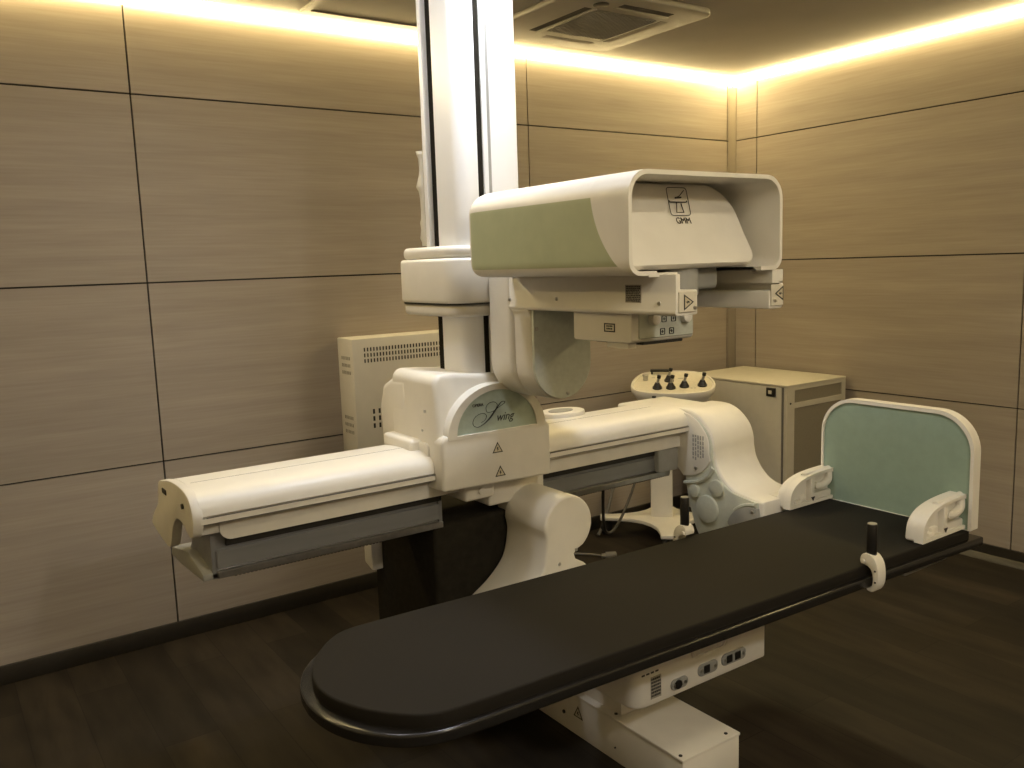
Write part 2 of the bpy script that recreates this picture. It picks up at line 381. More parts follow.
# lower rails
for (x0, x1) in ((.64, 1.39), (1.76, 2.46)):
    bm = NB(); box(bm, x0, x1, 2.465, 2.70, .775, .90)
    box(bm, x0, x1, 2.453, 2.467, .783, .838, .003, 1)
    LR = put('lower_rail', bm, 'alu', XM)
    bm = NB(); box(bm, x0, x1, 2.446, 2.468, .756, .777, .002, 1); put('bottom_flange', bm, 'steel', LR)
    bm = NB(); box(bm, x0 + .03, x1, 2.452, 2.467, .848, .896)
    for k in range(int((x1 - x0) / .06)): cyl(bm, (x0 + .06 + .06 * k, 2.4515, .872), (0, 1, 0), .005, .004, n=8)
    put('rack_strip', bm, 'dark', LR, label='dark rack strip with small bolts')
    bm = NB()
    for k in range(int((x1 - x0 - .05) / .012)): box(bm, x0 + .05 + .012 * k, x0 + .056 + .012 * k, 2.458, 2.475, .750, .758)
    box(bm, x0 + .05, x1, 2.475, 2.55, .752, .758); put('toothed_belt', bm, 'dark', LR, label='black toothed belt edge')
    bm = NB(); box(bm, x1 - .012, x1, 2.452, 2.60, .752, .862); put('end_plate', bm, 'alu', LR)
bm = NB(); prism(bm, [(2.462, .755), (2.462, .905), (2.52, .915), (2.60, .89), (2.66, .83), (2.70, .79), (2.70, .775), (2.47, .765)], 'X', .628, .642); 
put('rail_end', bm, 'alu', XM)
bm = NB(); prism(bm, [(2.462, .752), (2.462, .772), (2.62, .80), (2.83, .765), (2.84, .735), (2.72, .735), (2.6, .742)], 'X', .60, .72, .004, 2); put('end_bracket', bm, 'grey', XM, label='grey bracket under the left end of the rail')
bm = NB(); box(bm, 1.31, 1.37, 2.70, 2.92, .74, .90, .012); prism(bm, [(2.86, .50), (2.93, .52), (2.93, .80), (2.86, .80)], 'X', 1.31, 1.37, .01, 2); put('rear_bracket', bm, 'white2', XM)

# carriage
sil = [(1.325, .915), (1.325, 1.12), (1.330, 1.20)] + arc(1.365, 1.25, .036, 180, 90, 6) + catmull([(1.42, 1.284), (1.50, 1.276), (1.60, 1.272), (1.66, 1.258), (1.705, 1.215), (1.735, 1.155), (1.752, 1.09)], 4) + [(1.755, .905)]
bm = NB(); prism(bm, sil, 'Y', 2.338, 2.66, .018, 4, ang=60, capsonly=True)
for v in bm.verts:
    if v.co.z > 1.08: v.co.y += (v.co.z - 1.08) * .16 * max(0, (2.66 - v.co.y) / .315)
CA = put('carriage', bm, 'white', XM)
bm = NB(); prism(bm, [(1.322, .913), (1.322, 1.075), (1.335, 1.092), (1.745, 1.092), (1.757, 1.075), (1.757, .903)], 'Y', 2.318, 2.37, .012, 3, ang=25); put('front_cover', bm, 'white2', CA)
o_ = arc(1.542, 1.078, .194, 0, 180, 32, .166); i_ = arc(1.54, 1.088, .158, 0, 180, 32, .136)
bm = NB(); ring(bm, o_, i_, 'Y', 2.316, 2.37); put('badge_frame', bm, 'white', CA)
bm = NB(); prism(bm, i_, 'Y', 2.322, 2.36); put('badge_panel', bm, 'teal', CA, label='half-round green badge with black script lettering')
YB = 2.3205
S1 = [(1.4978, 1.1575), (1.5055, 1.1511), (1.5271, 1.1538), (1.5493, 1.1648), (1.5688, 1.1738), (1.5718, 1.1804), (1.5581, 1.1797), (1.5411, 1.1635), (1.5269, 1.1484), (1.51, 1.131), (1.488, 1.1158), (1.4637, 1.1077), (1.4483, 1.1143), (1.4451, 1.126), (1.4531, 1.1407), (1.4709, 1.1496), (1.4894, 1.1495), (1.4981, 1.1403), (1.4911, 1.1276), (1.4765, 1.1209)]
S2 = [(1.4978, 1.1575), (1.4984, 1.171), (1.5095, 1.181), (1.5257, 1.184), (1.5379, 1.1789), (1.5414, 1.1703), (1.5338, 1.1576)]
bm = NB()
c1 = catmull(S1, 5); n1 = len(c1)
rad = [.0010 + .0022 * math.exp(-((k - n1 * .43) / (n1 * .09)) ** 2) for k in range(n1)]
tube(bm, [(x, YB, z) for x, z in c1], rad, 6); tube(bm, [(x, YB, z) for x, z in catmull(S2, 5)], .0010, 6)
merge2(bm, text_bm('wing', .040, face_mY((1.570, YB + .001, 1.130)), shear=.35, sx=.92))
merge2(bm, text_bm('OPERA', .0135, face_mY((1.467, YB + .001, 1.179)), bold=.0003, sx=1.0))
put('lettering', bm, 'ink', CA, label='black script lettering reading OPERA Swing')
warn_sign(CA, (1.535, 2.3175, 1.025), .042, 'Y', flip=0); warn_sign(CA, (1.543, 2.3175, .944), .042, 'Y', flip=0)
bm = NB(); box(bm, 1.285, 1.335, 2.46, 2.66, 1.020, 1.068, .014, 3); put('cover_clip', bm, 'white', CA)
bm = NB(); prism(bm, rrect(2.40, 2.70, .955, 1.06, .02), 'X', 1.318, 1.33, .004, 2); put('wiper_frame', bm, 'white2', CA)
bm = NB(); prism(bm, [(2.55, .96), (2.55, 1.262), (2.66, 1.258), (2.735, 1.225), (2.765, 1.15), (2.755, .98)], 'X', 1.327, 1.752, .028, 4, ang=60, capsonly=True); put('rear_cover', bm, 'white', CA)
bolts('bolt', CA, [(1.3235, 2.42, 1.165), (1.3235, 2.44, 1.10)], (1, 0, 0), .005)

# column
bm = NB()
prism(bm, rrect(1.470, 1.542, 2.382, 2.552, (.05, .004, .004, .03), 8), 'Z', 1.22, 2.56, .002, 2, ang=60)
CO = put('column', bm, 'column', XM)
bm = NB(); prism(bm, rrect(1.561, 1.70, 2.376, 2.60, (.006, .012, .012, .01), 4), 'Z', 1.22, 2.56); put('column_profile', bm, 'column', CO)
bm = NB(); box(bm, 1.53, 1.5608, 2.384, 2.585, 1.22, 2.555); box(bm, 1.485, 1.6, 2.45, 2.585, 1.22, 2.555); put('slot_shade_fill', bm, 'matt', CO, label='black filler for the shade in the slots between the column profiles')  # matt black filler paints the recesses dark where shade would fall
bm = NB(); box(bm, 1.466, 1.56, 2.585, 2.61, 1.5, 2.56, .003, 2); put('column_edge', bm, 'column', CO)
bm = NB(); box(bm, 1.578, 1.588, 2.3745, 2.38, 1.25, 2.55); put('column_groove', bm, 'grey', CO, label='grey groove down the column front')
bm = NB(); box(bm, 1.465, 1.70, 2.375, 2.61, 2.55, 2.575, .004, 2); put('column_top', bm, 'column', CO)
# loose clear film on the rear edge
bm = NB(); t = NB(); a_, b_ = [], []
for k in range(25):
    z = 1.70 + .32 * k / 24; e = random.uniform(-.009, .009) + .012 * math.sin(k * .55)
    a_.append(t.verts.new((1.468, 2.611, z))); b_.append(t.verts.new((1.464 - abs(e) * .3, 2.634 + e * .7, z)))
for k in range(24): t.faces.new((a_[k], a_[k + 1], b_[k + 1], b_[k]))
merge(bm, t); fl = put('protective_film', bm, 'cab', CO, label='crumpled pale film on the column rear edge'); md = fl.modifiers.new('thick', 'SOLIDIFY'); md.thickness = .002
# collar
cf = lambda e, rr: rrect(1.415 - e, 1.80 + e, 2.345 - e, 2.775 + e, rr, 8)
bm = NB(); prism(bm, cf(0, .085), 'Z', 1.507, 1.655, .012, 3, ang=60); CL = put('collar', bm, 'white', XM)
bm = NB(); prism(bm, cf(-.012, .075), 'Z', 1.655, 1.695, .016, 4, ang=60); put('collar_lid', bm, 'white', CL)
bm = NB(); prism(bm, cf(-.010, .075), 'Z', 1.464, 1.506, .014, 3, ang=60); put('collar_lip', bm, 'white2', CL)
bm = NB(); prism(bm, cf(-.006, .08), 'Z', 1.503, 1.509); put('collar_gap', bm, 'ink', CL, label='thin dark joint line')
# tube arm (swivel paddle under the head)
pad_ = [(1.532, 1.62), (1.532, 1.32)] + arc(1.661, 1.318, .129, 180, 360, 24, .120) + [(1.79, 1.62)]
bm = NB(); prism(bm, pad_, 'Y', 2.21, 2.345, .022, 4, ang=60, capsonly=True); TA = put('tube_arm', bm, 'white', XM)
sh = [(1.537, 1.496)] + [(1.537, 1.488)] + arc(1.512, 1.462, .034, 40, 0, 5) + [(1.546, 1.32)] + arc(1.661, 1.318, .115, 180, 360, 24, .119) + [(1.776, 1.49), (1.776, 1.50)]
bm = NB(); prism(bm, sh, 'Y', 2.125, 2.225, .006, 2, ang=60, capsonly=True); put('arm_shell', bm, 'white2', TA)
bm = NB(); prism(bm, [(1.549, 1.49), (1.549, 1.318)] + arc(1.661, 1.318, .112, 180, 360, 28, .114) + [(1.773, 1.49)], 'Y', 2.115, 2.129, .003, 2, ang=60); put('arm_disc', bm, 'disc', TA, label='pale blue-green rounded swivel disc')
bolts('bolt', TA, [(1.675, 2.113, 1.218), (1.558, 2.113, 1.43)], (0, 1, 0))

# tube head hood
def hood_profile(x0, x1, z0, z1, rb, rt, gapl, gapr, n=8):
    """open-bottomed section from the left return, up and over, to the right return"""
    p = [(gapl, z0)] + [(x0 + rb + rb * math.cos(math.radians(a)), z0 + rb + rb * math.sin(math.radians(a))) for a in [270 - 90 * k / n for k in range(n + 1)]]
    p += [(x0 + rt + rt * math.cos(math.radians(a)), z1 - rt + rt * math.sin(math.radians(a))) for a in [180 - 90 * k / n for k in range(n + 1)]]
    p += [(x1 - rt + rt * math.cos(math.radians(a)), z1 - rt + rt * math.sin(math.radians(a))) for a in [90 - 90 * k / n for k in range(n + 1)]]
    p += [(x1 - rb + rb * math.cos(math.radians(a)), z0 + rb + rb * math.sin(math.radians(a))) for a in [0 - 90 * k / n for k in range(n + 1)]]
    return p + [(gapr, z0)]
HO = hood_profile(1.380, 1.936, 1.592, 1.840, .035, .062, 1.47, 1.85)
HI = hood_profile(1.391, 1.925, 1.602, 1.829, .027, .053, 1.47, 1.85)
def dense(p, step=.012):
    out = []
    for a, b in zip(p, p[1:]):
        k = max(1, int(math.dist(a, b) / step))
        out += [(a[0] + (b[0] - a[0]) * i / k, a[1] + (b[1] - a[1]) * i / k) for i in range(k)]
    return out + [p[-1]]
def resample(p, n):
    L = [0]
    for a, b in zip(p, p[1:]): L.append(L[-1] + math.dist(a, b))
    out = []; j = 0
    for k in range(n):
        s = L[-1] * k / (n - 1)
        while j < len(L) - 2 and L[j + 1] < s: j += 1
        u = (s - L[j]) / max(1e-9, L[j + 1] - L[j]); out.append((p[j][0] + (p[j + 1][0] - p[j][0]) * u, p[j][1] + (p[j + 1][1] - p[j][1]) * u))
    return out
NH = 130
HO, HI = resample(HO, NH), resample(HI, NH)
def ybound(z):
    if z > 1.82: return 1.640
    u = max(0, (1.82 - z) / .228)
    return 1.640 - .02 * u - .105 * u ** 2.6
def shell(bm, yf, yb):
    t = NB(); R = []
    for f, prof in ((yf, HO), (yb, HO), (yb, HI), (yf, HI)):
        R.append([t.verts.new((x, f(z), z)) for x, z in prof])
    for a, b in ((0, 1), (1, 2), (2, 3), (3, 0)):
        for i in range(NH - 1): t.faces.new((R[a][i], R[a][i + 1], R[b][i + 1], R[b][i]))
    for i in (0, NH - 1): t.faces.new([R[k][i] for k in range(4)])
    merge(bm, t)
bm = NB(); shell(bm, lambda z: 1.5, ybound); HD = put('tube_head_hood', bm, 'white', XM)
# rear cover: loft to a rounded, closed back
bm = NB(); t = NB(); cxh, czh = 1.658, 1.716; rings_ = []
for y, s in ((None, 1.0), (2.06, 1.0), (2.150, 1.0), (2.173, .994), (2.191, .975), (2.203, .945), (2.207, .90)):
    rings_.append([t.verts.new((cxh + (x - cxh) * (1 - (1 - s) * .45), ybound(z) if y is None else y, czh + (z - czh) * s)) for x, z in HO])
for a, b in zip(rings_, rings_[1:]):
    for i in range(NH - 1): t.faces.new((a[i], a[i + 1], b[i + 1], b[i]))
t.faces.new(rings_[-1])
inr = [t.verts.new((x, ybound(z), z)) for x, z in HI]; inb = [t.verts.new((x, 2.10, z)) for x, z in HI]
for i in range(NH - 1):
    t.faces.new((inr[i], inr[i + 1], inb[i + 1], inb[i])); t.faces.new((rings_[0][i], inr[i], inr[i + 1], rings_[0][i + 1]))
merge(bm, t)
for f in bm.faces:
    c_ = f.calc_center_median()
    if 1.618 < c_.z < 1.783 and (c_.x < 1.3872 or c_.x > 1.9285) and c_.y < 2.19: f.material_index = 1
put('hood_rear_cover', bm, ['white', 'sage'], HD, label='rear cover of the hood with sage green sides')
# front cover of the tube inside the hood, leaning back
bm = NB(); t = NB(); fr = rrect(1.402, 1.888, 1.604, 1.8275, (.02, .03, .085, .045), 10)
def yface(z): return 1.545 + .5 * (z - 1.62) + (.9 * max(0, 1.632 - z) ** 1.0 * .3)
bev_steps = ((.0, .012, 1.0), (.006, .004, 1), (.014, 0, 1))
R = []
for inset, dy in ((0, .14), (0, .016), (.004, .006), (.012, 0.0)):
    R.append([t.verts.new((1.648 + (x - 1.648) * (1 - inset / .236), yface(z) + dy, 1.711 + (z - 1.711) * (1 - inset / .107))) for x, z in fr])
for a, b in zip(R, R[1:]):
    for i in range(len(fr)): j = (i + 1) % len(fr); t.faces.new((a[i], a[j], b[j], b[i]))
t.faces.new(R[-1]); t.faces.new(R[0][::-1]); merge(bm, t)
FC = put('tube_front_cover', bm, 'white', XM, label='cream rounded front cover inside the hood')
fy = lambda z: 1.545 + .5 * (z - 1.62) - .001
bm = NB()
lg = lambda pts, r=.0011, cl=False: tube(bm, [(x, fy(z), z) for x, z in pts], r, 6, cl)
def rnd_poly(P, r, n=4):
    out = []
    for i, p in enumerate(P):
        a, b = Vector(P[i - 1]) - Vector(p), Vector(P[(i + 1) % len(P)]) - Vector(p)
        p0, p1 = Vector(p) + a.normalized() * r, Vector(p) + b.normalized() * r
        for k in range(n + 1):
            u = k / n; out.append(tuple(p0 * (1 - u) ** 2 + Vector(p) * 2 * u * (1 - u) + p1 * u * u))
    return out
lg(rnd_poly([(1.6419, 1.8149), (1.7157, 1.8149), (1.697, 1.7406), (1.624, 1.7403)], .010), .0010, True)
lg([(1.7044, 1.8078), (1.682, 1.7935), (1.6798, 1.7922), (1.668, 1.7885)], .0012); lg([(1.6623, 1.7872), (1.6844, 1.7885)], .0022)
lg(catmull([(1.6364, 1.7793), (1.639, 1.7760), (1.6943, 1.7760), (1.7005, 1.7795)], 3), .0017)
lg([(1.6611, 1.775), (1.6485, 1.7483), (1.6744, 1.7485), (1.6757, 1.7719)], .0014)
put('emblem', bm, 'ink', FC, label='black outline emblem of a machine over a table')
bm = text_bm('GMM', .026, Matrix.Translation((1.662, fy(1.726) + .0003, 1.726)) @ Matrix.Rotation(PI / 2 - math.atan(.5), 4, 'X'), sx=.92, bold=-.0002)
put('lettering', bm, 'ink', FC, label='black letters GMM')
# tube body between the rails
bm = NB(); box(bm, 1.60, 1.80, 1.60, 2.15, 1.545, 1.61, .015); cyl(bm, (1.66, 1.62, 1.57), (0, 0, 1), .055, .07); put('tube_mount', bm, 'grey', XM, label='grey tube housing between the fork rails')
# fork rails
LRL = [(1.536, 1.592), (1.536, 1.505)] + arc(1.543, 1.4985, .010, 160, 270, 6) + [(1.612, 1.490), (1.612, 1.552), (1.552, 1.552), (1.552, 1.592)]
bm = NB(); prism(bm, LRL, 'Y', 1.503, 2.30, .003, 2, ang=50); FR = put('fork_rail', bm, 'white', XM)
bm = NB(); box(bm, 1.50, 1.60, 1.56, 2.15, 1.586, 1.596); put('rail_web', bm, 'white', FR)
bm = NB(); box(bm, 1.542, 1.605, 1.4985, 1.504, 1.497, 1.548, .0015, 1); put('end_plate', bm, 'label', FR)
warn_sign(FR, (1.570, 1.498, 1.522), .040, 'Y', flip=-PI / 2)
bolts('bolt', FR, [(1.597, 1.498, 1.508)], (0, 1, 0), .0055); bolts('bolt', FR, [(1.535, 1.56, 1.520), (1.535, 1.98, 1.525), (1.535, 2.22, 1.52)], (1, 0, 0), .0055)
print_label('info_label', FR, (1.5355, 1.655, 1.543), .060, .046, 'X', 9, ('labelgrey', 'ink'), label='grey rating label with rows of tiny print')
bm = NB(); box(bm, 1.887, 1.944, 1.503, 2.25, 1.487, 1.536, .005, 2); box(bm, 1.90, 1.944, 1.503, 2.25, 1.556, 1.592); box(bm, 1.93, 1.944, 1.503, 2.25, 1.53, 1.56); box(bm, 1.88, 1.93, 1.56, 2.2, 1.586, 1.594)
FR2 = put('fork_rail', bm, 'white', XM)
bm = NB(); box(bm, 1.892, 1.942, 1.4985, 1.504, 1.495, 1.552, .0015, 1); put('end_plate', bm, 'label', FR2)
warn_sign(FR2, (1.928, 1.498, 1.528), .040, 'Y', flip=PI / 2); bolts('bolt', FR2, [(1.905, 1.498, 1.510)], (0, 1, 0), .0055)
# collimator
bm = NB(); prism(bm, rrect(1.69, 1.935, 1.408, 1.50, (.012, .008, .004, .004)), 'X', 1.56, 1.795, .008, 3, ang=60); KO = put('collimator', bm, 'white', XM)
bm = NB(); box(bm, 1.585, 1.79, 1.686, 1.692, 1.418, 1.495, .002, 1); put('control_face', bm, 'plate', KO, label='pale blue control face with keys')
bm = NB(); box(bm, 1.61, 1.765, 1.70, 1.90, 1.400, 1.410, .003, 1); put('exit_window', bm, 'dark', KO, label='dark plate underneath')
bm = NB(); box(bm, 1.57, 1.60, 1.715, 1.80, 1.392, 1.407); put('latch', bm, 'white2', KO)
for x in (1.632, 1.752):
    bm = NB(); cyl(bm, (x, 1.677, 1.470), (0, 1, 0), .016, .02, bevel=.003); put('knob', bm, 'white', KO)
bm = NB()
for (x, z) in ((1.676, 1.468), (1.712, 1.468), (1.670, 1.434), (1.704, 1.434)):
    ring(bm, rrect(x - .009, x + .009, z - .009, z + .009, .003, 3), rrect(x - .0072, x + .0072, z - .0072, z + .0072, .002, 3), 'Y', 1.684, 1.687)
    box(bm, x - .004, x + .004, 1.684, 1.687, z - .0008, z + .0008); box(bm, x - .0008, x + .0008, 1.684, 1.687, z - .004, z + .004)
put('keys', bm, 'ink', KO, label='four small outlined key symbols')
print_label('info_label', KO, (1.5597, 1.777, 1.448), .045, .024, 'X', 2, ('label', 'ink'), frame=True, label='small black framed label')

# swing arm at the right end
pl = [(2.470, 1.028)] + catmull([(2.417, 1.030), (2.37, 1.025), (2.318, 1.003), (2.273, .960), (2.253, .913), (2.248, .870), (2.236, .825), (2.20, .775), (2.15, .742), (2.09, .730), (2.03, .724)], 5) + [(2.012, .722), (2.008, .715), (2.008, .595)] + catmull([(2.0, .59), (1.93, .58), (1.88, .55), (1.865, .50), (1.905, .43)], 5) + \
     catmull([(1.96, .40), (2.10, .40), (2.24, .45), (2.32, .52), (2.36, .60), (2.39, .70), (2.41, .80), (2.47, .86)], 4)
bm = NB(); prism(bm, pl, 'X', 2.502, 2.745, .014, 4, capsonly=True, ang=60); SW = put('swing_arm', bm, 'white', XM)
ins = [((y - 2.26) * .93 + 2.264, (z - .75) * .955 + .745) for y, z in pl]
bm = NB(); prism(bm, ins, 'X', 2.494, 2.51, .003, 2, capsonly=True); SP = put('side_plate', bm, 'plate', SW, label='pale grey-green side plate with raised discs')
hc = (2.418, .885)
up = [(2.445, 1.016)] + catmull([(2.417, 1.018), (2.37, 1.012), (2.325, .990), (2.285, .95), (2.268, .913), (2.265, .87), (2.26, .845)], 4) + arc(2.47, .93, .22, -118 + 95, -92, 8)[:0] + catmull([(2.26, .84), (2.29, .80), (2.34, .770), (2.40, .758)], 4) + [(2.445, .80)]
bm = NB(); prism(bm, up, 'X', 2.488, 2.497, .002, 2, capsonly=True); put('upper_plate', bm, 'white2', SW)
bm = NB(); tube(bm, [(2.492, y, z) for y, z in catmull([(2.245, .815), (2.275, .775), (2.325, .745), (2.395, .730)], 5)], .009, 8); put('plate_rib', bm, 'plate', SW)
bm = NB(); tube(bm, [(2.492, y, z) for y, z in arc(2.03, .555, .155, 47, 88, 12)], .009, 8); put('plate_rib', bm, 'plate', SW)
for (y, z, r) in ((2.340, .705, .027), (2.224, .738, .034), (2.273, .645, .055)):
    bm = NB(); cyl(bm, (2.492, y, z), (1, 0, 0), r, .018, n=36, bevel=.003); put('plate_disc', bm, 'plate', SW)
bm = NB(); prism(bm, arc(2.05, .575, .125, 20, 100, 20) + [(2.012, .60), (2.012, .56), (2.1, .5)], 'X', 2.484, 2.505, .003, 2, ang=50); put('lower_disc', bm, 'grey', SW, label='grey round lower cover')
bolts('bolt', SW, [(2.486, 2.395, .985), (2.486, 2.33, .80), (2.480, 2.045, .685)], (1, 0, 0), .007)
bm = NB(); rr_ = random.Random(3)
for k in range(5):
    y = 2.345 - k * .013; z = .935
    while z > .845:
        l = rr_.uniform(.008, .02); box(bm, 2.4872, 2.489, y - .0035, y + .0035, z - l, z); z -= l + .004
put('printed_text', bm, 'grey', SW, label='faint grey column of small print', smooth=0)
bm = NB(); prism(bm, [(2.43, .90), (2.43, .778)] + arc(2.40, .90, .128, -66, -8, 12) + [(2.527, .90)], 'X', 2.38, 2.505, .006, 2, ang=50); put('joint_housing', bm, 'grey', SW, label='grey round housing under the beam end')
bm = NB(); box(bm, 2.60, 2.73, 2.02, 2.075, .716, .7275, .002, 1); put('cover_strip', bm, 'white2', SW)
bm = NB(); box(bm, 2.0, 2.52, 1.88, 2.06, .44, .54, .012); put('table_link', bm, 'white2', SW)

# ------------------------------------------------------------------ patient table
TB = thing('patient_table', 'long black x-ray patient table with one rounded end on a low white pedestal', 'table', (1.86, 1.75, 0))
YAWM = Matrix.Translation((1.75, 1.748, 0)) @ Matrix.Rotation(math.radians(-2.1), 4, 'Z') @ Matrix.Translation((-1.75, -1.75, 0))
def Yw(bm): bmesh.ops.transform(bm, matrix=YAWM, verts=bm.verts); return bm
def stad(half, x1):
    h = catmull(half, 4)
    return [(x, 1.75 + v) for x, v in h[::-1]] + [(x, 1.75 - v) for x, v in h[1:]] + [(x1, 1.75 - half[-1][1]), (x1, 1.75 + half[-1][1])]
PADH = [(.666, 0), (.672, .05), (.688, .10), (.725, .168), (.778, .228), (.832, .262), (.93, .270), (1.2, .268)]
RIMH = [(.640, 0), (.646, .06), (.662, .118), (.698, .185), (.760, .248), (.832, .279), (.93, .287), (1.2, .285)]
bm = NB(); prism(bm, stad(PADH, 2.88), 'Z', .645, .684, .006, 3, ang=30); TT = put('tabletop', Yw(bm), 'pad', TB)
bm = NB(); prism(bm, stad(RIMH, 2.94), 'Z', .620, .650, .006, 3, ang=30); put('table_rim', Yw(bm), 'rim', TT)
bm = NB(); box(bm, 1.15, 2.55, 1.60, 1.90, .596, .618); put('support_frame', Yw(bm), 'dark', TB)
bm = NB(); box(bm, 2.62, 2.90, 1.52, 1.97, .55, .618, .01); put('end_bracket', bm, 'grey', TB, label='grey bracket under the square end of the table')
# lift box
bm = NB(); prism(bm, rrect(1.573, 2.147, 1.71, 2.10, (.045, .012, .012, .045), 6), 'Z', .342, .60, .008, 3, ang=60); LB = put('lift_box', bm, 'white', TB)
bm = NB(); box(bm, 1.76, 1.96, 1.98, 2.18, .14, .60); put('lift_column', bm, 'white2', TB)
print_label('info_label', LB, (1.655, 1.7092, .398), .042, .068, 'Y', 6, ('labelgrey', 'ink'), label='grey rating label with tiny print')
bm = NB(); ring(bm, rrect(1.80, 1.955, .436, .486, .022), rrect(1.807, 1.948, .443, .479, .018), 'Y', 1.703, 1.712); put('handle', bm, 'white2', LB, label='rounded rectangular moulding')
for (x0, x1, z0, z1, slot) in ((1.715, 1.785, .362, .396, 'round'), (1.83, 1.915, .370, .408, 'square'), (1.935, 2.045, .372, .410, 'square')):
    bm = NB(); prism(bm, rrect(x0, x1, z0, z1, .016), 'Y', 1.705, 1.712, .002, 2, ang=60); put('socket', bm, 'grey', LB, label='grey oval connector plate')
    bm = NB()
    if slot == 'round': cyl(bm, ((x0 + x1) / 2 - .008, 1.704, (z0 + z1) / 2), (0, 1, 0), .014, .006, n=20)
    else:
        for x in ([x0 + .035] if x1 - x0 < .1 else [x0 + .032, x1 - .040]): box(bm, x - .013, x + .013, 1.702, 1.706, z0 + .006, z1 - .006, .002, 1)
    put('socket', bm, 'black', LB, label='black connector socket')
    bolts('bolt', LB, [(x0 + .012, 1.704, (z0 + z1) / 2), (x1 - .012, 1.704, (z0 + z1) / 2)], (0, 1, 0), .005)
bm = text_bm('OPERA', .012, face_mY((1.625, 1.7095, .455)), sx=.9)
bm.clear(); 
for k in range(4): box(bm, 1.60 + .018 * k, 1.612 + .018 * k, 1.709, 1.7102, .443, .448)
put('printed_text', bm, 'ink', LB, smooth=0)
# pedestal
bm = NB(); box(bm, 1.733, 1.985, 1.68, 2.42, 0, .146, .004, 2); PE = put('pedestal', bm, 'white', TB)
bm = NB(); box(bm, 1.731, 1.987, 1.677, 2.42, .141, .151, .003, 2); put('pedestal_lid', bm, 'white', PE)
bolts('bolt', PE, [(1.745, 1.70, .151), (1.945, 1.70, .151), (1.755, 2.0, .151)], (0, 0, 1), .006, 'ink')
bolts('bolt', PE, [(1.731, 2.25, .115), (1.731, 2.25, .06)], (1, 0, 0), .007, 'ink')
warn_sign(PE, (1.7315, 2.17, .085), .05, 'X', back='label', flip=0)
bolts('bolt', PE, [(1.731, 1.98, .05)], (1, 0, 0), .003, 'ink')

# footrest
FT = thing('footrest', 'upright green footrest board with white rounded edging at the table end', 'footrest', (2.87, 1.72, .684))
fo = rrect(1.424, 2.012, .684, 1.086, (.004, .004, .135, .135), 12); fi = rrect(1.436, 2.004, .6845, 1.072, (.004, .004, .126, .126), 12)
bm = NB(); ring(bm, fo, fi, 'X', 2.848, 2.892); put('edging', bm, 'white', FT)
bm = NB(); prism(bm, fi, 'X', 2.856, 2.882); put('board', bm, 'board', FT, label='green laminate board')
def clamp(y0, name='side_bracket'):
    out = catmull([(2.885, .688), (2.885, .802)], 1) + catmull([(2.86, .808), (2.78, .806), (2.70, .798), (2.64, .780), (2.604, .746), (2.594, .688)], 4)
    bm = NB(); prism(bm, out, 'Y', y0 + .024, y0 + .065, .010, 3, ang=60)
    c = (2.742, .744); inn = [(c[0] + (x - c[0]) * .86, c[1] + (z - c[1]) * .80) for x, z in out]
    ring(bm, out, inn, 'Y', y0, y0 + .03)
    box(bm, 2.722, 2.745, y0 + .002, y0 + .03, .69, .79, .003, 2)                       # upright rib
    tube(bm, [(2.70, y0 + .022, .794), (2.895, y0 + .022, .802)], .013, 12)                # rounded top bar
    box(bm, 2.67, 2.71, y0 + .010, y0 + .03, .70, .725, .008, 2); box(bm, 2.645, 2.68, y0 + .008, y0 + .03, .695, .712, .005, 2)
    B = put(name, bm, 'white', FT)
    bm = NB(); tube(bm, catmull([(2.765, y0 + .016, .752), (2.785, y0 + .010, .748), (2.815, y0 + .010, .752), (2.84, y0 + .012, .764), (2.85, y0 + .018, .79)], 4), .015, 10)
    cyl(bm, (2.768, y0 + .014, .752), (0, 1, 0), .014, .02, n=16); put('lever', bm, 'white', B)
    bm = NB(); box(bm, 2.755, 2.865, y0 + .01, y0 + .03, .697, .722, .006, 2); put('catch', bm, 'white2', B)
    bm = NB(); prism(bm, [(2.723, .714), (2.744, .714), (2.7335, .698)], 'Y', y0 - .0005, y0 + .003); put('pointer', bm, 'ink', B, label='tiny black arrow')
clamp(1.962); clamp(1.448)

def hand_grip(label, x, y, side, h0, h1):
    """C-clamp around the table rim with an upright handle; side = +1 on the near rim, -1 on the far rim"""
    t = thing('hand_grip', label, 'hand grip', (x, y, .61), 'hand grips on the table rim')
    k = side
    pts = catmull([(y + .024 * k, .692), (y + .022 * k, .714), (y + .008 * k, .723), (y - .014 * k, .719), (y - .030 * k, .698), (y - .036 * k, .666), (y - .034 * k, .632), (y - .022 * k, .610), (y - .006 * k, .607), (y + .002 * k, .614), (y - .012 * k, .620), (y - .018 * k, .640), (y - .015 * k, .668), (y - .002 * k, .684)], 3, True)
    bm = NB(); prism(bm, pts, 'X', x - .021, x + .021, .005, 2, capsonly=True); put('clamp', bm, 'white', t, label='white C-shaped clamp')
    bm = NB(); cyl(bm, (x, y, (h0 + h1) / 2), (0, 0, 1), .0155, h1 - h0, n=24, bevel=.003); H = put('handle', bm, 'black', t, label='black cylindrical handle')
    bm = NB(); cyl(bm, (x, y, h1), (0, 0, 1), .0135, .003, n=24); put('handle_cap', bm, 'grey', H)
    bm = NB(); cyl(bm, (x - .022, y + .014 * k, .698), (1, 0, 0), .007, .010, n=16, bevel=.002); put('screw_knob', bm, 'white', t)
    bolts('bolt', t, [(x - .021, y - .026 * k, .675), (x - .021, y - .027 * k, .64)], (1, 0, 0), .003, 'ink')
hand_grip('black hand grip in white clamp on the near table edge, closest to the viewer', 2.315, 1.452, 1, .716, .814)
hand_grip('black hand grip in white clamp on the far table edge, by the swing arm', 2.100, 2.020, -1, .716, .818)

